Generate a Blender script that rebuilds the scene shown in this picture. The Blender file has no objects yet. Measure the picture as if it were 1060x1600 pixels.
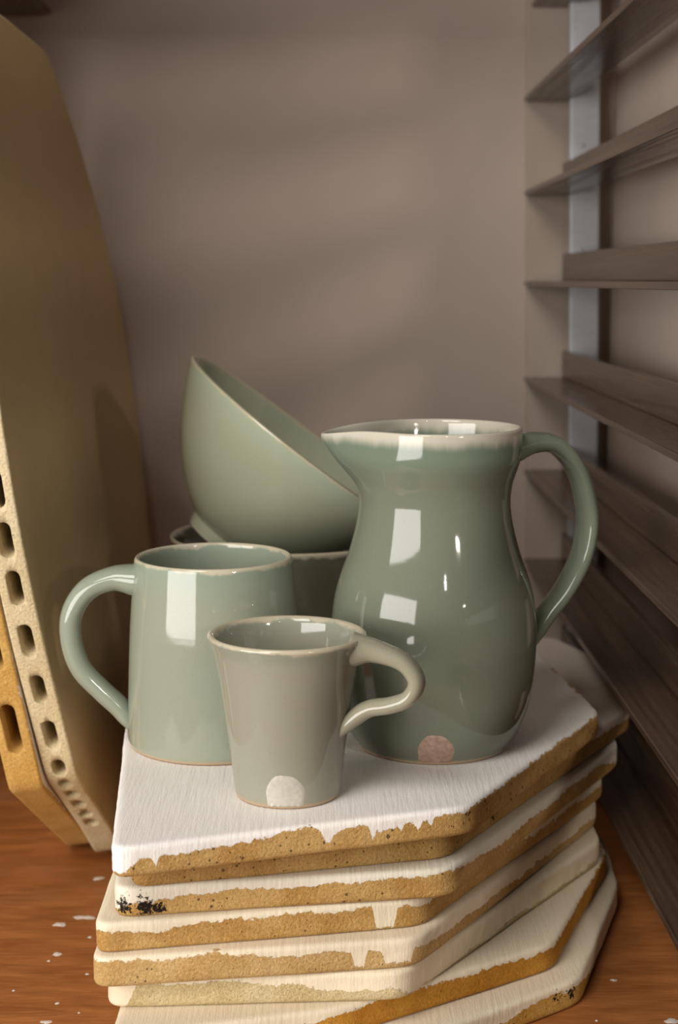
import bpy, bmesh, math, random
from mathutils import Vector, noise, Matrix

S = bpy.context.scene
COL = S.collection
TOP = .124                      # height of the stack's top above the board

# ---------------------------------------------------------------- camera
cd = bpy.data.cameras.new('camera')
cam = bpy.data.objects.new('camera', cd)
COL.objects.link(cam)
cam.location = (0, 0, .384)
cam.rotation_euler = (math.pi/2 - math.atan(362/2400), 0, -.005)
cd.sensor_fit = 'VERTICAL'
cd.sensor_height = 36
cd.lens = 54
cd.clip_start = .01
cd.dof.use_dof = True
cd.dof.focus_distance = .78
cd.dof.aperture_fstop = 9.0
S.camera = cam

# ---------------------------------------------------------------- light
w = bpy.data.worlds.new('World')
S.world = w
w.use_nodes = True
w.node_tree.nodes['Background'].inputs[0].default_value = (1.0, .90, .82, 1)
w.node_tree.nodes['Background'].inputs[1].default_value = .045


def area(name, loc, target, sx, sy, power, col):
    l = bpy.data.lights.new(name, 'AREA')
    l.shape = 'RECTANGLE'
    l.size, l.size_y, l.energy, l.color = sx, sy, power, col
    o = bpy.data.objects.new(name, l)
    COL.objects.link(o)
    o.location = loc
    o.rotation_euler = (Vector(target) - Vector(loc)).to_track_quat('-Z', 'Y').to_euler()
    return o


# daylight through the studio window, behind and left of the camera
area('window_light', (-.98, -.20, .395), (0, .85, .24), 1.10, .73, 18.0, (1.0, .96, .91))
# a second, smaller opening beyond the right-hand rack
area('side_light', (.78, -.42, .66), (0, 1.4, .45), .12, .12, 3.2, (1.0, .90, .80))
# soft fill added from above left to brighten the slab top and wall
area('top_fill', (-.52, -.15, 1.30), (0, 1.0, .15), .6, .6, 9.0, (1.0, .95, .89))
# two small lamps in the room behind the camera
area('lamp_light', (.42, -1.0, 1.25), (.05, .85, .25), .06, .06, 1.0, (1.0, .95, .9))

S.view_settings.view_transform = 'Standard'
S.view_settings.look = 'None'
S.view_settings.gamma = 1
S.view_settings.use_curve_mapping = False
S.view_settings.exposure = 0.4


# ---------------------------------------------------------------- helpers
def srgb(r, g, b):
    f = lambda c: (c/255/12.92) if c <= 10 else ((c/255 + .055)/1.055)**2.4
    return (f(r), f(g), f(b), 1)


class NT:
    def __init__(s, name):
        s.m = bpy.data.materials.new(name)
        s.m.use_nodes = True
        s.t = s.m.node_tree
        s.b = s.t.nodes['Principled BSDF']
        s.co = s.n('ShaderNodeTexCoord')

    def n(s, kind, **kw):
        x = s.t.nodes.new(kind)
        for k, v in kw.items():
            setattr(x, k, v)
        return x

    def l(s, a, b):
        s.t.links.new(a, b)

    def put(s, sock, v):
        if isinstance(v, bpy.types.NodeSocket):
            s.l(v, sock)
        else:
            sock.default_value = v

    def obj(s, scale=(1, 1, 1)):
        mp = s.n('ShaderNodeMapping')
        s.l(s.co.outputs['Object'], mp.inputs[0])
        mp.inputs['Scale'].default_value = scale
        return mp.outputs[0]

    def noise(s, vec, scale, detail=3, rough=.55, dist=0):
        x = s.n('ShaderNodeTexNoise')
        s.l(vec, x.inputs['Vector'])
        x.inputs['Scale'].default_value = scale
        x.inputs['Detail'].default_value = detail
        x.inputs['Roughness'].default_value = rough
        x.inputs['Distortion'].default_value = dist
        return x.outputs['Fac']

    def voro(s, vec, scale):
        x = s.n('ShaderNodeTexVoronoi')
        s.l(vec, x.inputs['Vector'])
        x.inputs['Scale'].default_value = scale
        return x.outputs['Distance']

    def ramp(s, f, lo, hi, a=0.0, b=1.0):
        x = s.n('ShaderNodeMapRange', clamp=True, interpolation_type='SMOOTHSTEP')
        s.put(x.inputs[0], f)
        for i, v in enumerate((lo, hi, a, b)):
            x.inputs[i+1].default_value = v
        return x.outputs[0]

    def math(s, op, a, b=0.0):
        x = s.n('ShaderNodeMath', operation=op)
        s.put(x.inputs[0], a)
        s.put(x.inputs[1], b)
        return x.outputs[0]

    def mix(s, f, a, b):
        x = s.n('ShaderNodeMix', data_type='RGBA')
        s.put(x.inputs[0], f)
        s.put(x.inputs[6], a)
        s.put(x.inputs[7], b)
        return x.outputs[2]

    def sep(s, v):
        x = s.n('ShaderNodeSeparateXYZ')
        s.l(v, x.inputs[0])
        return x.outputs

    def attr(s, name):
        return s.n('ShaderNodeAttribute', attribute_name=name).outputs['Fac']

    def bump(s, h, dist, strength=1.0, prev=None):
        x = s.n('ShaderNodeBump')
        s.l(h, x.inputs['Height'])
        x.inputs['Distance'].default_value = dist
        x.inputs['Strength'].default_value = strength
        if prev:
            s.l(prev, x.inputs['Normal'])
        return x.outputs[0]

    def done(s, col, rough, nrm=None, spec=None, metal=None):
        s.put(s.b.inputs['Base Color'], col)
        s.put(s.b.inputs['Roughness'], rough)
        if nrm:
            s.l(nrm, s.b.inputs['Normal'])
        if spec is not None:
            s.b.inputs['Specular IOR Level'].default_value = spec
        if metal is not None:
            s.b.inputs['Metallic'].default_value = metal
        return s.m


def new(name, bm, mat, parent=None, smooth=True):
    me = bpy.data.meshes.new(name)
    bmesh.ops.recalc_face_normals(bm, faces=bm.faces)
    bm.to_mesh(me)
    bm.free()
    if smooth:
        for p in me.polygons:
            p.use_smooth = True
    me.materials.append(mat)
    o = bpy.data.objects.new(name, me)
    COL.objects.link(o)
    if parent:
        o.parent = parent
    return o


def empty(name, loc):
    o = bpy.data.objects.new(name, None)
    COL.objects.link(o)
    o.location = loc
    o.empty_display_size = .01
    return o


def tag(o, label, cat, group=None):
    o['label'] = label
    o['category'] = cat
    if group:
        o['group'] = group
    return o


def structure(o):
    o['kind'] = 'structure'
    return o


def box_bm(lo, hi, bevel=0.0, seg=2, bm=None):
    b = bmesh.new()
    r = bmesh.ops.create_cube(b, size=1)
    for v in r['verts']:
        v.co = Vector([lo[i] + (v.co[i] + .5)*(hi[i] - lo[i]) for i in range(3)])
    if bevel:
        bmesh.ops.bevel(b, geom=b.edges[:], offset=bevel, segments=seg, affect='EDGES', profile=.5)
    return b


def catmull(pts, n):
    out = []
    P = [Vector(p) for p in pts]
    P = [P[0]*2 - P[1]] + P + [P[-1]*2 - P[-2]]
    for i in range(1, len(P) - 2):
        for k in range(n):
            t = k/n
            a, b, c, d = P[i-1:i+3]
            out.append(.5*((2*b) + (c - a)*t + (2*a - 5*b + 4*c - d)*t*t + (3*b - a - 3*c + d)*t**3))
    out.append(P[-2])
    return out


def lathe_bm(profile, seg=96, deform=None, sub=6):
    """profile: (r, z) knots; a knot given as (r, z, 1) is a sharp break."""
    runs, cur = [], []
    for k in profile:
        cur.append(k[:2])
        if len(k) == 3 and len(cur) > 1:
            runs.append(cur)
            cur = [k[:2]]
    if len(cur) > 1:
        runs.append(cur)
    pts = []
    for r in runs:
        c = [Vector((p[0], p[1])) for p in catmull([(a, b, 0) for a, b in r], sub)] if len(r) > 2 else [Vector(p) for p in r]
        pts += c if not pts else c[1:]
    bm = bmesh.new()
    rings = []
    for p in pts:
        if p.x < 1e-5:
            rings.append([bm.verts.new((0, 0, p.y))])
            continue
        ring = []
        for i in range(seg):
            a = 2*math.pi*i/seg
            v = Vector((p.x*math.cos(a), p.x*math.sin(a), p.y))
            if deform:
                v = deform(v, a)
            ring.append(bm.verts.new(v))
        rings.append(ring)
    for A, B in zip(rings, rings[1:]):
        for i in range(seg):
            j = (i + 1) % seg
            if len(A) == 1 and len(B) > 1:
                bm.faces.new((A[0], B[i], B[j]))
            elif len(B) == 1 and len(A) > 1:
                bm.faces.new((A[i], A[j], B[0]))
            elif len(A) > 1:
                bm.faces.new((A[i], A[j], B[j], B[i]))
    return bm


def handle_bm(path, sizes, phi, n=8, seg=20, flat=.8):
    """path: (u, z) in the handle's plane, which stands at angle phi about the pot's axis.
    sizes: (in-plane half thickness, half width across) per knot."""
    C = catmull([(u, 0, z) for u, z in path], n)
    SZ = catmull([(a, b, 0) for a, b in sizes], n)
    rot = Matrix.Rotation(phi, 3, 'Z')
    bm = bmesh.new()
    rings = []
    for i, c in enumerate(C):
        t = (C[min(i+1, len(C)-1)] - C[max(i-1, 0)]).normalized()
        m = t.cross(Vector((0, 1, 0))).normalized()
        ring = []
        for k in range(seg):
            a = 2*math.pi*k/seg
            ca, sa = math.cos(a), math.sin(a)
            ca = math.copysign(abs(ca)**flat, ca)
            sa = math.copysign(abs(sa)**flat, sa)
            ring.append(bm.verts.new(rot @ (c + m*(ca*SZ[i].x) + Vector((0, sa*SZ[i].y, 0)))))
        rings.append(ring)
    for A, B in zip(rings, rings[1:]):
        for k in range(seg):
            bm.faces.new((A[k], A[(k+1) % seg], B[(k+1) % seg], B[k]))
    bm.faces.new(rings[0])
    bm.faces.new(list(reversed(rings[-1])))
    return bm


def rfunc(knots):
    """radius at height for the thumb-spot patches, from the outer profile."""
    pts = [(p[1], p[0]) for p in catmull([(a, b, 0) for a, b in knots], 12)]
    pts.sort()

    def f(z):
        for (z0, r0), (z1, r1) in zip(pts, pts[1:]):
            if z0 <= z <= z1:
                return r0 + (r1 - r0)*(z - z0)/max(z1 - z0, 1e-9)
        return pts[0][1] if z < pts[0][0] else pts[-1][1]
    return f


def spot_bm(rf, phi, half, zc, hz, zmin):
    """an arch-shaped patch lying on the pot's wall."""
    bm = bmesh.new()
    n, m = 28, 8
    c = None
    rings = []
    for j in range(1, m + 1):
        ring = []
        for i in range(n):
            a = 2*math.pi*i/n
            k = j/m
            wob = 1 + .035*math.sin(3*a + 1) + .02*math.sin(7*a)
            ca = math.cos(a)
            if math.sin(a) < 0:
                ca = math.copysign(abs(ca)**.5, ca)
            x = half*k*ca*wob
            z = max(zc + hz*k*math.sin(a)*wob, zmin)
            r = rf(z) + (.0003 if j < m else -.0002)
            an = phi + x/r
            ring.append(bm.verts.new((r*math.cos(an), r*math.sin(an), z)))
        rings.append(ring)
    r = rf(zc) + .0003
    c = bm.verts.new((r*math.cos(phi), r*math.sin(phi), zc))
    for i in range(n):
        bm.faces.new((c, rings[0][i], rings[0][(i+1) % n]))
    for A, B in zip(rings, rings[1:]):
        for i in range(n):
            bm.faces.new((A[i], B[i], B[(i+1) % n], A[(i+1) % n]))
    return bm


def rounded(poly, rad, step):
    """closed outline with rounded corners, evenly resampled."""
    n = len(poly)
    raw = []
    for i in range(n):
        p0, p, p1 = (Vector(poly[k % n]) for k in (i-1, i, i+1))
        r = rad[i] if isinstance(rad, (list, tuple)) else rad
        a = p + (p0 - p).normalized()*min(r, (p0 - p).length*.45)
        b = p + (p1 - p).normalized()*min(r, (p1 - p).length*.45)
        for k in range(7):
            t = k/6
            raw.append(a*(1-t)**2 + p*2*t*(1-t) + b*t*t)
    L = [0]
    for i in range(len(raw)):
        L.append(L[-1] + (raw[(i+1) % len(raw)] - raw[i]).length)
    cnt = int(L[-1]/step)
    out, j = [], 0
    for k in range(cnt):
        s = L[-1]*k/cnt
        while L[j+1] < s:
            j += 1
        t = (s - L[j])/max(L[j+1] - L[j], 1e-9)
        out.append(raw[j].lerp(raw[(j+1) % len(raw)], t))
    return out


def interp(knots, x):
    if x <= knots[0][0]:
        return knots[0][1]
    for (a, fa), (b, fb) in zip(knots, knots[1:]):
        if a <= x <= b:
            return fa + (fb - fa)*(x - a)/max(b - a, 1e-9)
    return knots[-1][1]


# ---------------------------------------------------------------- materials
def mat_wall(name, c1, c2):
    t = NT(name)
    v = t.obj()
    col = t.mix(t.ramp(t.noise(v, 4, 4), .35, .65), c1, c2)
    b = t.bump(t.noise(v, 260, 4), .0006, .35)
    b = t.bump(t.noise(v, 14, 3), .004, .25, b)
    return t.done(col, .75, b, spec=.3)


M_WALL = mat_wall('wall_paint', srgb(184, 168, 156), srgb(178, 161, 149))
M_WALL_R = mat_wall('wall_paint_lightened', srgb(198, 182, 169), srgb(192, 175, 161))  # same wall paint, lightened to make up for weaker light on this wall
M_STRIP = mat_wall('strip_colour', srgb(172, 157, 143), srgb(164, 148, 133))


def mat_board():
    t = NT('bench_wood')
    v = t.obj((1, 5, 1))
    warp = t.noise(t.obj((2.2, 5, 1)), 3, 3, .5, .8)
    g1 = t.noise(v, 12, 6, .6, 1.2)
    g2 = t.noise(t.obj((6, 60, 6)), 9, 4, .6, .3)
    wv = t.n('ShaderNodeTexWave', wave_type='RINGS', rings_direction='Z')
    t.l(t.obj((3, 9, 1)), wv.inputs['Vector'])
    wv.inputs['Scale'].default_value = 1.6
    wv.inputs['Distortion'].default_value = 9
    wv.inputs['Detail'].default_value = 3
    wv.inputs['Detail Scale'].default_value = 1.2
    c = t.mix(t.ramp(g1, .25, .8), srgb(140, 84, 40), srgb(174, 110, 58))
    c = t.mix(t.math('MULTIPLY', t.ramp(wv.outputs['Fac'], .25, .8), .22), c, srgb(110, 62, 28))
    c = t.mix(t.math('MULTIPLY', t.ramp(g2, .45, .75), .35), c, srgb(196, 132, 76))
    c = t.mix(t.math('MULTIPLY', t.ramp(warp, .55, .8), .3), c, srgb(190, 150, 112))
    b = t.bump(g2, .0006, .4)
    return t.done(c, t.ramp(g1, .2, .8, .38, .62), b, spec=.4)


M_BOARD = mat_board()


def mat_ledge():
    t = NT('varnished_dark_wood')
    s1 = t.noise(t.obj((150, 4, 150)), 1.0, 5, .65, .3)
    s2 = t.noise(t.obj((500, 9, 500)), 1.0, 3, .6)
    c = t.mix(t.ramp(s1, .3, .7), srgb(52, 38, 28), srgb(92, 72, 56))
    c = t.mix(t.math('MULTIPLY', t.ramp(s2, .5, .75), .4), c, srgb(36, 25, 18))
    b = t.bump(s2, .0003, .3)
    return t.done(c, t.ramp(s1, .3, .7, .16, .3), b, spec=.6)


M_LEDGE = mat_ledge()


def mat_metal():
    t = NT('brushed_aluminium')
    s1 = t.noise(t.obj((60, 60, 900)), 1.0, 3)
    c = t.mix(s1, srgb(176, 178, 184), srgb(206, 208, 212))
    return t.done(c, t.ramp(t.noise(t.obj((1, 1, 1)), 30, 3), .3, .7, .42, .55), t.bump(s1, .0002, .2), metal=.3)


M_METAL = mat_metal()


def mat_glaze(name, base, green, rim, foot, height, rim_w=.004, green_w=.02, rough=.07, seed=0):
    """celadon glaze: thin and pale over the lip, pooling greener beneath it, a thin warm edge at the foot."""
    t = NT(name)
    v = t.obj()
    z = t.sep(v)[2]
    streak = t.noise(t.obj((70, 70, 6)), 1.0, 4, .6)
    cloud = t.noise(v, 28 + seed, 3)
    fine = t.noise(v, 900, 2)
    rings = t.noise(t.obj((2, 2, 170)), 1.0, 2)
    c = t.mix(t.ramp(cloud, .3, .7), base, tuple(base[i]*.86 + green[i]*.14 for i in range(3)) + (1,))
    c = t.mix(t.math('MULTIPLY', t.ramp(fine, .55, .72), .18), c, tuple(x*.62 for x in base[:3]) + (1,))
    zz = t.math('ADD', z, t.math('MULTIPLY', t.math('SUBTRACT', streak, .5), .008))
    g = t.ramp(zz, height - green_w - rim_w, height - rim_w)
    c = t.mix(t.math('MULTIPLY', g, .7), c, green)
    c = t.mix(t.ramp(zz, height - rim_w*1.15, height - rim_w*.35), c, rim)
    c = t.mix(t.ramp(z, .0028, .0008), c, foot)
    b = t.bump(rings, .0008, .025)
    b = t.bump(cloud, .0012, .1, b)
    m = t.done(c, t.ramp(z, .0005, .002, .6, rough), b)
    t.b.inputs['IOR'].default_value = 1.52
    return m


CLAY = srgb(176, 150, 120)
M_JUG = mat_glaze('jug_glaze', srgb(112, 116, 100), srgb(108, 124, 107), srgb(190, 184, 168), CLAY, .180, .0085, .022, seed=3)
M_MUG = mat_glaze('mug_glaze', srgb(142, 146, 129), srgb(136, 149, 132), srgb(186, 178, 156), CLAY, .107, .0025, .02, seed=9)
M_CUP = mat_glaze('cup_glaze', srgb(144, 142, 126), srgb(140, 146, 130), srgb(182, 172, 150), CLAY, .084, .0025, .012, seed=5)
M_JUG_H = mat_glaze('jug_handle_glaze', srgb(116, 124, 106), srgb(108, 124, 107), CLAY, CLAY, 9, seed=3)
M_MUG_H = mat_glaze('mug_handle_glaze', srgb(140, 147, 130), srgb(136, 149, 132), CLAY, CLAY, 9, seed=9)
M_CUP_H = mat_glaze('cup_handle_glaze', srgb(148, 144, 124), srgb(140, 146, 130), CLAY, CLAY, 9, seed=5)
M_BOWL = mat_glaze('bowl_glaze', srgb(164, 167, 142), srgb(164, 174, 152), srgb(182, 176, 150), srgb(188, 180, 160), .0916, .0018, .02, seed=1)
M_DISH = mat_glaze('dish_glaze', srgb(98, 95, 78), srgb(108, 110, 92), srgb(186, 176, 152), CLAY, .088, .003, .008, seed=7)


def mat_spot(name, c1, c2, rough):
    t = NT(name)
    v = t.obj()
    f = t.noise(v, 420, 4)
    return t.done(t.mix(t.ramp(f, .3, .7), c1, c2), rough, t.bump(f, .0006, .35))


M_SPOT_CUP = mat_spot('bare_white_clay', srgb(188, 182, 170), srgb(178, 171, 157), .5)
M_SPOT_JUG = mat_spot('bare_pink_clay', srgb(176, 146, 128), srgb(150, 124, 108), .45)


def mat_slab(name, clay1, clay2, paint, pits=.5, seed=0.0):
    t = NT(name)
    v = t.obj()
    mp = t.n('ShaderNodeMapping')
    t.l(t.co.outputs['Object'], mp.inputs[0])
    mp.inputs['Location'].default_value = (seed, seed*.7, 0)
    v2 = mp.outputs[0]
    z = t.math('SUBTRACT', t.attr('height'), 1.0)      # stored as z + 1, so that freshly cut faces read as bare clay
    pz = t.attr('paint_limit')
    burn = t.attr('burn')
    rag = t.noise(v2, 230, 5, .65)
    rag2 = t.noise(v2, 1100, 3, .6)
    d = t.math('ADD', t.math('SUBTRACT', z, pz), t.math('MULTIPLY', t.math('SUBTRACT', rag, .5), .0068))
    d = t.math('ADD', d, t.math('MULTIPLY', t.math('SUBTRACT', rag2, .5), .0022))
    mask = t.ramp(d, -.00025, .00025)
    grain = t.noise(v2, 650, 5, .7)
    blot = t.noise(v2, 45, 4)
    c = t.mix(t.ramp(blot, .3, .7), clay1, clay2)
    c = t.mix(t.math('MULTIPLY', t.ramp(grain, .5, .72), .5), c, tuple(x*.55 for x in clay1[:3]) + (1,))
    c = t.mix(t.math('MULTIPLY', t.ramp(grain, .5, .3), .35), c, tuple(min(1, x*1.5) for x in clay2[:3]) + (1,))
    pit = t.ramp(t.math('ADD', t.voro(v2, 260), t.math('MULTIPLY', t.noise(v2, 60, 2), .55)), .47 - .16*(1-pits), .38 - .16*(1-pits))
    c = t.mix(t.math('MULTIPLY', pit, .75), c, srgb(70, 44, 20))
    stroke = t.noise(t.obj((420, 30, 60)), 1.0, 4, .6)
    pc = t.mix(t.math('MULTIPLY', t.ramp(stroke, .4, .7), .22), paint, tuple(x*.82 for x in paint[:3]) + (1,))
    pc = t.mix(t.math('MULTIPLY', t.ramp(t.noise(v2, 22, 3), .5, .75), .25), pc, tuple(a*b for a, b in zip(paint[:3], (.9, .84, .72))) + (1,))
    c = t.mix(mask, c, pc)
    bm_ = t.ramp(t.math('ADD', burn, t.math('MULTIPLY', t.math('SUBTRACT', t.noise(v2, 520, 4, .7), .5), 1.5)), .48, .62)
    c = t.mix(bm_, c, srgb(34, 22, 16))
    h = t.math('ADD', t.math('MULTIPLY', t.math('MULTIPLY', grain, t.ramp(mask, 0, 1, 1, .1)), .0022), t.math('MULTIPLY', mask, .0006))
    h = t.math('SUBTRACT', h, t.math('MULTIPLY', t.math('MULTIPLY', pit, t.ramp(mask, 0, 1, 1, 0)), .001))
    h = t.math('ADD', h, t.math('MULTIPLY', t.math('MULTIPLY', stroke, mask), .0005))
    b = t.bump(h, 1.0, .8)
    return t.done(c, t.ramp(mask, 0, 1, .92, .7), b, spec=.25)


WHITE = srgb(238, 233, 227)
CREAM = srgb(226, 212, 186)
OCH1, OCH2 = srgb(186, 142, 78), srgb(208, 170, 108)
M_S = [
    mat_slab('kiln_wash_ochre_a', OCH1, OCH2, WHITE, .9, 0.0),
    mat_slab('kiln_wash_ochre_b', srgb(170, 130, 72), srgb(190, 152, 92), srgb(216, 204, 190), .8, 1.3),
    mat_slab('kiln_wash_ochre_c', OCH1, OCH2, srgb(222, 214, 196), .5, 2.9),
    mat_slab('kiln_wash_ochre_d', OCH1, OCH2, srgb(224, 212, 186), .5, 4.1),
    mat_slab('kiln_wash_tan', srgb(196, 158, 98), srgb(214, 180, 124), CREAM, .4, 5.7),
    mat_slab('kiln_wash_pale', srgb(208, 184, 134), srgb(220, 200, 156), srgb(228, 214, 186), .25, 7.7),
    mat_slab('kiln_wash_orange', srgb(186, 124, 38), srgb(204, 148, 58), CREAM, .3, 8.9),
    mat_slab('kiln_wash_yellow', srgb(186, 136, 54), srgb(206, 162, 86), CREAM, .6, 11.3),
]
M_UPR = [
    mat_slab('upright_cream', srgb(216, 194, 150), srgb(226, 208, 170), srgb(196, 170, 128), .15, 13.1),
    mat_slab('upright_orange', srgb(204, 156, 80), srgb(216, 174, 102), srgb(222, 206, 190), .15, 15.1),
]

# ---------------------------------------------------------------- the setting
structure(new('wall_back', box_bm((-.62, 1.4, -.04), (.62, 1.46, 1.3)), M_WALL, smooth=False))
structure(new('wall_right', box_bm((.252, .95, -.04), (.312, 1.4, 1.3)), M_WALL_R, smooth=False))
structure(new('wall_left', box_bm((-.41, .95, -.04), (-.335, 1.4, 1.3)), M_WALL, smooth=False))
tr = structure(new('corner_strip', box_bm((-.0205, 1.392, -.36), (.0200, 1.4, .95), .0015), M_STRIP, smooth=False))  # thin strip beside the corner, slightly darker than the wall
tr.location = (.1965, 0, .35)
tr.rotation_euler = (0, -.0186, 0)

structure(new('shade_board', box_bm((-.335, 1.15, .664), (.252, 1.4, .684), .001), M_BOARD, smooth=False))  # unseen board added above the frame to darken the top of the wall

board = empty('wooden_surface', (0, .9, 0))  # wooden board the stack stands on, not the floor of the room
structure(board)
new('board', box_bm((-.62, -.5, -.04), (.62, .5, 0), .002), M_BOARD, board, smooth=False)
M_SPECK = mat_spot('white_paint', srgb(226, 214, 202), srgb(206, 190, 176), .6)
rnd = random.Random(4)
for (x, y, r, e) in [(-.1490, .7560, .0017, 1.9), (-.1475, .777, .0010, 1.2), (-.158, .838, .0018, 1.5), (-.1615, .829, .0009, 1.1),
                     (-.164, .879, .0026, 1.5), (-.150, .8895, .0024, 2.6), (-.1515, .951, .0026, 1.4), (-.137, .812, .0009, 1.4),
                     (-.134, .766, .0007, 1), (-.129, .752, .0006, 1), (.178, .7555, .0022, 1.5), (.176, .7462, .0022, 2.0),
                     (.1565, .803, .0012, 1.5), (.139, .756, .0008, 1), (-.174, .792, .0008, 1), (-.143, .861, .0010, 1.3)]:
    bm = bmesh.new()
    n = 14
    cv = bm.verts.new((x, y - .9, .0007))
    rim = []
    for i in range(n):
        a = 2*math.pi*i/n
        q = r*(1 + rnd.uniform(-.3, .3))
        rim.append(bm.verts.new((x + q*e*math.cos(a), y - .9 + q*1.3*math.sin(a), .0001)))
    for i in range(n):
        bm.faces.new((cv, rim[i], rim[(i+1) % n]))
    new('paint_speck', bm, M_SPECK, board)

# ---------------------------------------------------------------- rack ledges
LEDGE_Z = [.6216, .5417, .4605, .3812, .2953, .2113, .1288, .0417]
LEDGE_X = [.1757, .1772, .1787, .1802, .1818, .1834, .1849, .1866]


def make_ledge(side, xin, xb, y0, y1, label, group):
    """an L-shaped ledge: a thin shelf strip with an upright strip along its wall side."""
    root = empty('rack_ledge', (xb, (y0 + y1)/2, 0))
    L = (y1 - y0)/2
    d = abs(xb - xin)
    if side > 0:
        new('shelf_strip', box_bm((-d, -L, -.0022), (.004, L, .0022), .0007), M_LEDGE, root, smooth=False)
        new('back_strip', box_bm((-.0015, -L, .0022), (.004, L, .0262), .0008), M_LEDGE, root, smooth=False)
    else:
        new('shelf_strip', box_bm((-.004, -L, -.0022), (d, L, .0022), .0007), M_LEDGE, root, smooth=False)
        new('back_strip', box_bm((-.004, -L, .0022), (.0015, L, .0262), .0008), M_LEDGE, root, smooth=False)
    tag(root, label, 'ledge', group)
    return root


def copy_thing(root):
    r = root.copy()
    COL.objects.link(r)
    for ch in list(root.children):
        c = ch.copy()
        COL.objects.link(c)
        c.parent = r
    return r


LED = [
    'dark wooden rack ledge at the very top right, cut off by the picture top',
    'dark wooden rack ledge second from the top on the right, seen from below',
    'dark wooden rack ledge third from the top on the right, seen slightly from below',
    'dark wooden rack ledge on the right seen exactly edge-on, level and horizontal',
    'dark wooden rack ledge just above the jug handle, below the bright metal upright',
    'dark wooden rack ledge running behind the top of the jug handle',
    'dark wooden rack ledge behind the lower end of the jug handle',
    'lowest dark wooden rack ledge on the right, just above the wooden board',
]
GR = 'dark wooden ledges of the right-hand rack'
led0 = make_ledge(1, .183, .2185, .30, 1.391, LED[0], GR)
for i, z in enumerate(LEDGE_Z):
    o = led0 if i == 0 else copy_thing(led0)
    o.location.z = z
    o.location.x += LEDGE_X[i] - .183
    o['label'] = LED[i]
GL = 'dark wooden ledges of the left-hand rack'
ll = make_ledge(-1, -.2445, -.285, 1.0, 1.391, 'dark wooden rack ledge in the top left corner above the tall leaning kiln shelf', GL)
ll.location.z = .6158
up = empty('metal_upright', (.2250, 1.370, .35))
up.rotation_euler = (0, -.0186, 0)
tag(up, 'vertical aluminium upright in the right rear corner carrying the dark ledges', 'upright')
UZ0 = .0
new('post', box_bm((-.0145, -.004, -.35), (.0115, .010, .30), .0016, 3), M_METAL, up, smooth=False)
for z in (.44, .53):
    b = bmesh.new()
    bmesh.ops.create_cone(b, cap_ends=True, segments=14, radius1=.0022, radius2=.0016, depth=.0016,
                          matrix=Matrix.Translation((-.004, -.0046, z - .38)) @ Matrix.Rotation(math.pi/2, 4, 'X'))
    new('screw', b, M_METAL, up)


# ---------------------------------------------------------------- stacked kiln shelves
def slab_mesh(poly, rad, th, frac, burns, step=.0022, seed=0, bev=.0026, wob=.0007, patches=()):
    """a kiln shelf: outline prism with soft arrises and a worn edge.
    frac: (x, share of the edge height covered by kiln wash) knots; patches: (x0, x1, share)."""
    out = rounded(poly, rad, step)
    n = len(out)
    cx = sum(p.x for p in out)/n
    cy = sum(p.y for p in out)/n
    nrm = []
    for i in range(n):
        d = out[(i+2) % n] - out[i-2]
        v = Vector((d.y, -d.x)).normalized()
        nrm.append(v)
    area2 = sum(out[i].x*out[(i+1) % n].y - out[(i+1) % n].x*out[i].y for i in range(n))
    if area2 < 0:
        nrm = [-v for v in nrm]
    prof = [(-.012, th, 0), (-bev*1.7 - .0012, th, 0), (-bev*1.4, th, 0)]
    for k in range(1, 5):
        a = math.pi/2*k/4
        prof.append((-bev*(1 - math.sin(a)), th - bev*(1 - math.cos(a)), .6))
    for k in range(1, 6):
        prof.append((0, th - bev - (th - 2*bev)*k/6, 1))
    for k in range(0, 4):
        a = math.pi/2*k/3
        prof.append((-bev*(1 - math.cos(a)), bev*(1 - math.sin(a)), .6))
    prof.append((-.012, 0, 0))
    bm = bmesh.new()
    lp = bm.verts.layers.float.new('paint_limit')
    lb = bm.verts.layers.float.new('burn')
    lh = bm.verts.layers.float.new('height')
    rings = []
    for off, z, kk in prof:
        ring = []
        for i in range(n):
            p = out[i]
            q = Vector((p.x*40, p.y*40, z*70 + seed*9.7))
            dd = (noise.noise(q)*.9 + noise.noise(q*4.1)*.45)*wob*kk
            dd += noise.noise(Vector((p.x*14, p.y*14, seed*3.3)))*.0008
            co = p.lerp(Vector((cx, cy)), .11) if off < -.01 else p + nrm[i]*(off + dd)
            v = bm.verts.new((co.x, co.y, z))
            f = interp(frac, p.x)
            f += noise.noise(Vector((p.x*55, p.y*55, seed*5.1)))*.10 + noise.noise(Vector((p.x*190, p.y*190, seed*2.1)))*.07
            for a, b, s in patches:
                if a <= p.x <= b and p.y < cy:
                    f = s
            v[lp] = -.05 if (kk == 0 and z > 0 and off < -bev*1.5) else th*(1 - f)
            v[lh] = z + 1
            bb = 0
            for (bx, by, bz, br, bs) in burns:
                d = (Vector((co.x, co.y, z)) - Vector((bx, by, bz))).length
                bb = max(bb, bs*max(0, 1 - d/br))
            v[lb] = bb
            ring.append(v)
        rings.append(ring)
    for A, B in zip(rings, rings[1:]):
        for i in range(n):
            bm.faces.new((A[i], A[(i+1) % n], B[(i+1) % n], B[i]))
    bm.faces.new(rings[0])
    bm.faces.new(list(reversed(rings[-1])))
    return bm


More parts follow.
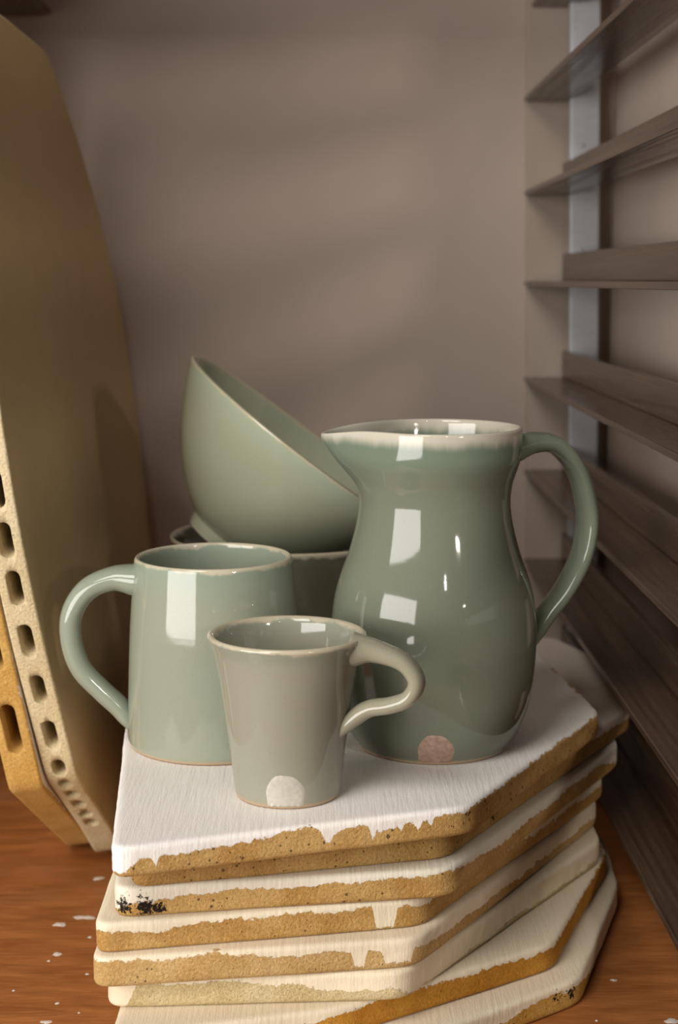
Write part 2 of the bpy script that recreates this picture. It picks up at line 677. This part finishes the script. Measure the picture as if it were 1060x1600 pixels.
TH = .0155
R5 = .010
SLABS = [
    # polygon (counter-clockwise from the front left corner), paint knots, burns, patches
    ([(-.1025, .6795), (.0692, .7380), (.1640, .9070), (.1450, 1.075), (.075, 1.135), (-.060, 1.135), (-.142, 1.085)],
     [(-.104, .85), (-.096, .75), (-.090, .42), (-.075, .38), (-.05, .30), (-.03, .20), (-.012, .05), (.0, .45), (.008, .18), (.018, .25),
      (.024, .5), (.035, .35), (.05, .25), (.068, .12), (.09, .10), (.13, .10), (.163, .06)],
     [(.058, .722, .013, .008, .75), (.105, .792, .004, .009, .7), (.125, .83, .003, .008, .65)], [(-.0040, .0005, .62), (.0185, .0200, .7), (.0262, .0272, .62), (.0335, .0345, .55), (.0415, .0428, .6), (.0480, .0495, .5), (-.0465, -.0450, .45), (-.0835, -.0822, .7)]),
    ([(-.0972, .7075), (.0590, .7450), (.1955, .9720), (.1985, 1.1036), (.1750, 1.1717), (.000, 1.19), (-.13, 1.11)],
     [(-.1, .12), (.05, .1), (.06, .05), (.12, .02), (.16, .25), (.2, .5)],
     [(.09, .79, .006, .012, .75), (.185, .94, .003, .008, .7), (.07, .755, .004, .01, .7)], []),
    ([(-.1052, .7085), (.0600, .7330), (.1825, .9420), (.183, 1.08), (.12, 1.14), (-.10, 1.14), (-.135, 1.02)],
     [(-.106, .75), (-.098, .5), (-.07, .36), (-.04, .30), (-.01, .28), (.02, .25), (.06, .22), (.09, .45), (.12, .35), (.15, .3), (.17, .35), (.18, .7)],
     [(-.102, .707, .006, .012, 1.0), (-.090, .710, .005, .010, .95), (-.083, .711, .004, .008, .8), (-.093, .710, .011, .006, .8)], []),
    ([(-.1150, .7015), (.0455, .7330), (.1715, .9280), (.169, 1.05), (.1, 1.12), (-.08, 1.12), (-.116, .90)],
     [(-.116, .32), (-.108, .28), (-.09, .38), (-.07, .27), (-.03, .20), (.0, .22), (.03, .25), (.045, .30), (.08, .25), (.12, .5), (.14, .3), (.17, .45)],
     [(-.1135, .6985, .011, .008, .9)], [(.0222, .0312, .92)]),
    ([(-.1160, .6965), (.0430, .7200), (.1670, .9220), (.160, 1.05), (.1, 1.11), (-.08, 1.11), (-.1175, .92)],
     [(-.118, .12), (-.10, .16), (-.06, .14), (-.03, .30), (.0, .26), (.02, .32), (.045, .45), (.08, .55), (.12, .6), (.166, .55)],
     [], [(.0100, .0172, .85), (.0258, .0400, .78)]),
    ([(-.1110, .7085), (.0360, .7160), (.1645, .8970), (.166, 1.05), (.09, 1.1), (-.08, 1.1), (-.1105, .90)],
     [(-.111, 1.0), (-.101, 1.0), (-.096, .25), (-.05, .20), (-.02, .4), (.0, .55), (.03, .5), (.04, .9), (.08, .85), (.12, .8), (.164, .75)],
     [], [(-.1105, -.100, 1.0)]),
    ([(-.1050, .6800), (.0050, .7090), (.1200, .7830), (.172, .9173), (.172, 1.03), (.1, 1.1), (-.08, 1.1), (-.105, .95)],
     [(-.106, .6), (-.095, .25), (-.05, .6), (-.03, .5), (-.01, .35), (.02, .15), (.05, .12), (.09, .18), (.12, .2), (.17, .1)],
     [], []),
    ([(-.1080, .6650), (.0250, .6950), (.1330, .7740), (.1780, .9050), (.1825, .985), (.10, 1.1), (-.08, 1.1), (-.108, .95)],
     [(-.1, .5), (.05, .45), (.08, .6), (.1, .45), (.12, .22), (.133, .3), (.15, .95), (.18, .95)],
     [(.118, .765, .009, .010, .72), (.128, .770, .008, .010, .75)], []),
]
SL = [
    'white-washed kiln shelf topmost of the stack, directly under the pots',
    'kiln shelf second from the top of the stack, its right corner sticking out',
    'ochre kiln shelf third from the top, with a charred black front left corner',
    'ochre kiln shelf fourth from the top, with one white paint patch hanging down its front',
    'tan kiln shelf fifth from the top, with two white paint patches on its front edge',
    'pale cream kiln shelf sixth from the top, with peeling wash and a white left corner',
    'bright orange-edged kiln shelf second from the bottom of the stack',
    'bottom kiln shelf of the stack lying on the wooden board, its corner speckled black',
]
for i, (poly, frac, burns, pats) in enumerate(SLABS):
    bm = slab_mesh(poly, R5 if i else .010, TH - .0002, frac, burns, seed=i + 1, patches=pats)
    o = new('kiln_shelf', bm, M_S[i])
    o.location.z = TOP - TH*(i + 1)
    tag(o, SL[i], 'kiln shelf', 'stacked kiln shelves')


# ---------------------------------------------------------------- leaning kiln shelves
def capsule(bm, c, along, across, into, half_len, half_w, depth):
    """stadium-shaped cutter, c on the edge face, going 'into' the shelf."""
    A, B = Vector(along).normalized(), Vector(across).normalized()
    D = Vector(into).normalized()
    pts = []
    s = max(half_len - half_w, 0)
    for k in range(8):
        a = -math.pi/2 + math.pi*k/7
        pts.append(A*(s + half_w*math.cos(a)) + B*(half_w*math.sin(a)))
    for k in range(8):
        a = math.pi/2 + math.pi*k/7
        pts.append(A*(-s + half_w*math.cos(a)) + B*(half_w*math.sin(a)))
    lo = [bm.verts.new(Vector(c) + p - D*.012) for p in pts]
    hi = [bm.verts.new(Vector(c) + p + D*depth) for p in pts]
    n = len(pts)
    for i in range(n):
        bm.faces.new((lo[i], lo[(i+1) % n], hi[(i+1) % n], hi[i]))
    bm.faces.new(list(reversed(lo)))
    bm.faces.new(hi)


def leaning(poly, rad, x0, th, slots, mat, frac, seed):
    bm = slab_mesh(poly, rad, th, frac, [], step=.006, seed=seed, bev=.0016, wob=.0003)
    # slab_mesh lies flat (outline in x, y, thickness in z): stand it up -> outline in y, z
    for v in bm.verts:
        v.co = Vector((v.co.z - th + x0, v.co.x, v.co.y))
    o = new('kiln_shelf', bm, mat)
    cb = bmesh.new()
    for s in slots:
        capsule(cb, *s)
    bmesh.ops.recalc_face_normals(cb, faces=cb.faces)
    me = bpy.data.meshes.new('cutter')
    cb.to_mesh(me)
    cb.free()
    co = bpy.data.objects.new('cutter', me)
    COL.objects.link(co)
    m = o.modifiers.new('slots', 'BOOLEAN')
    m.operation = 'DIFFERENCE'
    m.solver = 'EXACT'
    m.object = co
    dg = bpy.context.evaluated_depsgraph_get()
    nm = bpy.data.meshes.new_from_object(o.evaluated_get(dg))
    o.modifiers.clear()
    old = o.data
    o.data = nm
    bpy.data.meshes.remove(old)
    bpy.data.objects.remove(co)
    bpy.data.meshes.remove(me)
    return o


def edge_slots(poly, specs, x0, th):
    """slots on the near edge: given as (height z, half length, half width); y follows the outline."""
    res = []
    for (i, t, hl, hw, dep) in specs:
        a, b = Vector(poly[i]), Vector(poly[i+1])
        p = a.lerp(b, t)
        d = (b - a).normalized()
        nn = Vector((-d.y, d.x))
        if nn.x < 0:
            nn = -nn
        res.append(((x0 - th/2, p.x, p.y), (0, d.x, d.y), (1, 0, 0), (0, nn.x, nn.y), hl, hw, dep))
    return res


LEAN = -math.atan(.13)
PA = [(1.25, 0), (.985, 0), (.953, .030), (.879, .088), (.846, .185), (.833, .262), (.845, .43), (.90, .515), (1.0, .552),
      (1.175, .552), (1.229, .526), (1.316, .452), (1.374, .362), (1.374, .262), (1.325, .13)]
sa = [(2, .90, .0050, .0040, .05), (2, .70, .0050, .0040, .05), (2, .50, .0050, .0040, .05), (2, .30, .0050, .0040, .05), (2, .12, .0050, .0040, .05)]


def at_height(poly, i0, z):
    for i in range(i0, len(poly) - 1):
        a, b = poly[i], poly[i+1]
        if a[1] <= z <= b[1]:
            return i, (z - a[1])/(b[1] - a[1])


sa += [at_height(PA, 3, z) + (hl, .0041, .10) for z, hl in
       ((.0955, .0062), (.1185, .0098), (.1485, .0100), (.1795, .0105), (.2120, .0105), (.2400, .0105), (.2690, .0105), (.2980, .0105), (.327, .0105))]
THA = .0185
A = leaning(PA, [.01]*2 + [.012, .012, .03, .04] + [.02]*9, 0, THA, edge_slots(PA, sa, 0, THA), M_UPR[0], [(.8, -.02), (1.4, -.02)], 21)
A.rotation_euler = (0, LEAN, 0)
A.location = (-.140, 0, .0052)
tag(A, 'tall cream kiln shelf leaning at left with a row of slots in its edge', 'kiln shelf', 'leaning kiln shelves')
PB = [(1.26, 0), (1.0, 0), (.872, .084), (.832, .25), (.842, .43), (.90, .51), (1.0, .545), (1.18, .545), (1.31, .45), (1.36, .35), (1.36, .26), (1.32, .13)]
sb = [(2, .24, .0165, .0046, .12), (2, .56, .0165, .0046, .12), (2, .88, .0165, .0046, .12), (3, .25, .0210, .0046, .12), (3, .6, .0210, .0046, .12)]
THB = .0200
B = leaning(PB, [.01, .006, .004, .04] + [.02]*8, 0, THB, edge_slots(PB, sb, 0, THB), M_UPR[1], [(.8, -.02), (1.4, -.02)], 23)
B.rotation_euler = (0, LEAN, 0)
B.location = (-.140 - (THA + .0012)/math.cos(LEAN), 0, .0052)
tag(B, 'orange kiln shelf with long slots leaning behind the tall cream one', 'kiln shelf', 'leaning kiln shelves')


# ---------------------------------------------------------------- pots
def pot(name, loc, label, cat, group=None):
    o = empty(name, (loc[0], loc[1], loc[2] + .0002))
    return tag(o, label, cat, group)


# jug
jug = pot('jug', (.0575, .846, TOP), 'tall green-grey glazed pouring jug with spout and looped handle', 'jug')
JO = [(.0425, .0000), (.0447, .0030), (.0500, .0120), (.0551, .0290), (.0577, .0540), (.0573, .0740), (.0544, .0910), (.0480, .1095),
      (.0436, .1260), (.0421, .1380), (.0429, .1480), (.0449, .1550), (.0466, .1600), (.0476, .1645), (.0479, .1710), (.0480, .1780)]
JP = [(0, .003), (.036, .003, 1), (.0385, .0, 1)] + JO + [(.0472, .1800), (.0455, .1790), (.0443, .1720), (.0412, .1560), (.0383, .1380), (.0398, .1240),
     (.0445, .1080), (.0505, .0880), (.0535, .0700), (.0540, .0520), (.0510, .0250), (.0400, .0080), (0, .0070)]


def spout(v, a):
    k = max(0, min(1, (v.z - .140)/.040))
    k = k*k*(3 - 2*k)
    da = abs(a - math.pi)                                      # angle from -x
    g = math.exp(-(da/.36)**2)
    pinch = math.exp(-((da - .85)/.35)**2)
    r = Vector((v.x, v.y, 0))
    if r.length > 1e-6:
        rn = r.normalized()
        r = r + rn*(.0155*k*g - .0022*k*pinch)
    return Vector((r.x, r.y, v.z - .0035*k*g*max(0, (v.z - .165)/.015)))


new('body', lathe_bm(JP, 128, spout, 5), M_JUG, jug)
cph = math.cos(math.radians(20))
hp = [(.0445, .1655), (.0560, .1690), (.0705, .1665), (.0840, .1510), (.0907, .1260), (.0882, .1035), (.0780, .0830), (.0660, .0680), (.0600, .0590), (.0552, .0490)]
hs = [(.0085, .0130), (.0062, .0105), (.0050, .0098), (.0046, .0098), (.0045, .0097), (.0044, .0096), (.0043, .0094), (.0044, .0092), (.0038, .0092), (.0008, .0070)]
new('handle', handle_bm([(u/cph if i else u, z) for i, (u, z) in enumerate(hp)], hs, math.radians(20), flat=.8), M_JUG_H, jug)
new('bare_clay_spot', spot_bm(rfunc(JO), -math.pi/2 - .03, .0104, .0080, .0122, .0016), M_SPOT_JUG, jug)['label'] = 'pinkish bare clay spot without glaze'

# mug
mug = pot('mug', (-.0664, .8505, TOP), 'large pale green glazed mug with looped handle on its left', 'mug')
MO = [(.0478, .0), (.0492, .0016), (.0497, .006), (.0494, .020), (.0487, .040), (.0476, .064), (.0461, .085), (.0449, .099), (.0444, .1045)]
MP = [(0, .002), (.042, .002, 1), (.044, 0, 1)] + MO + [(.0436, .1066), (.0422, .1068), (.0412, .1050), (.0412, .098), (.0430, .075), (.0448, .040), (.0445, .014), (.038, .0065), (0, .006)]
new('body', lathe_bm(MP, 112, None, 5), M_MUG, mug)
hp = [(.0425, .0935), (.0560, .0945), (.0705, .0885), (.0795, .0750), (.0802, .0585), (.0752, .0430), (.0640, .0300), (.0545, .0205), (.0500, .0135), (.0470, .0065)]
hs = [(.0095, .0125), (.0070, .0098), (.0064, .0088), (.0062, .0084), (.0061, .0083), (.0060, .0082), (.0059, .0081), (.0058, .0084), (.0046, .0088), (.0010, .0070)]
new('handle', handle_bm(hp, hs, math.radians(184), flat=.95), M_MUG_H, mug)

# cup
cup = pot('cup', (-.0225, .7590, TOP), 'small flared grey-green glazed cup with small round handle, in front of the mug and jug', 'cup')
CO = [(.0258, .0), (.0269, .0015), (.0276, .006), (.0291, .020), (.0316, .040), (.0345, .060), (.0372, .074), (.0396, .0805), (.0403, .0822)]
CP = [(0, .002), (.0225, .002, 1), (.0235, 0, 1)] + CO + [(.0398, .0836), (.0384, .0840), (.0366, .0828), (.0352, .079), (.0330, .066), (.0300, .046), (.0272, .025), (.024, .010), (.018, .006), (0, .0055)]
new('body', lathe_bm(CP, 112, None, 5), M_CUP, cup)
cph = math.cos(math.radians(-18))
hp = [(.0355, .0775), (.0460, .0775), (.0580, .0730), (.0645, .0640), (.0610, .0550), (.0520, .0505), (.0425, .0482), (.0365, .0445), (.0322, .0385), (.0286, .0320)]
hs = [(.0088, .0105), (.0058, .0078), (.0047, .0064), (.0044, .0060), (.0043, .0059), (.0043, .0059), (.0044, .0062), (.0046, .0070), (.0038, .0078), (.0008, .0060)]
new('handle', handle_bm([(u/cph if 1 < i < 8 else u, z) for i, (u, z) in enumerate(hp)], hs, math.radians(-18), flat=.95), M_CUP_H, cup)
new('bare_clay_spot', spot_bm(rfunc(CO), -math.pi/2 - .02, .0104, .0070, .0120, .0014), M_SPOT_CUP, cup)['label'] = 'white bare clay spot without glaze'

# lower bowl
low = pot('bowl', (-.0286, 1.040, TOP), 'upright dark-walled bowl behind the mug, carrying the tilted bowl', 'bowl', 'two bowls behind the mug')
LP = [(0, .003), (.038, .003, 1), (.041, 0, 1), (.044, .0005), (.047, .004), (.060, .016), (.0715, .036), (.0775, .062), (.0800, .080), (.0818, .0862),
      (.0815, .0880), (.0798, .0878), (.0780, .0845), (.0745, .0765), (.062, .0680), (.035, .0632), (0, .0625)]
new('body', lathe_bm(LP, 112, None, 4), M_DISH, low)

# tilted bowl
tilt = math.radians(37.7)
foot = (-.0204 - .0916*math.sin(tilt), 1.040, TOP + .1535 - .0916*math.cos(tilt))
tb = pot('bowl', foot, 'pale green glazed bowl tipped on its side on top of the upright bowl', 'bowl', 'two bowls behind the mug')
tb.rotation_euler = (0, tilt, 0)
BO = [(.0262, .0072), (.0420, .0180), (.0560, .0310), (.0680, .0455), (.0790, .0630), (.0880, .0800), (.0925, .0900)]
BP = [(0, .0068), (.0262, .0072, 1)] + BO[1:] + [(.0920, .0916), (.0900, .0908), (.0850, .0800), (.0755, .0630), (.0645, .0465), (.0520, .0330), (.036, .0215), (.018, .0140), (0, .0120)]
new('body', lathe_bm(BP, 112, None, 4), M_BOWL, tb)
FP = [(.0215, .0085), (.0210, .0010), (.0220, .0), (.0250, .0), (.0265, .0014), (.0280, .0085)]
new('foot_ring', lathe_bm(FP, 80, None, 4), M_BOWL, tb)
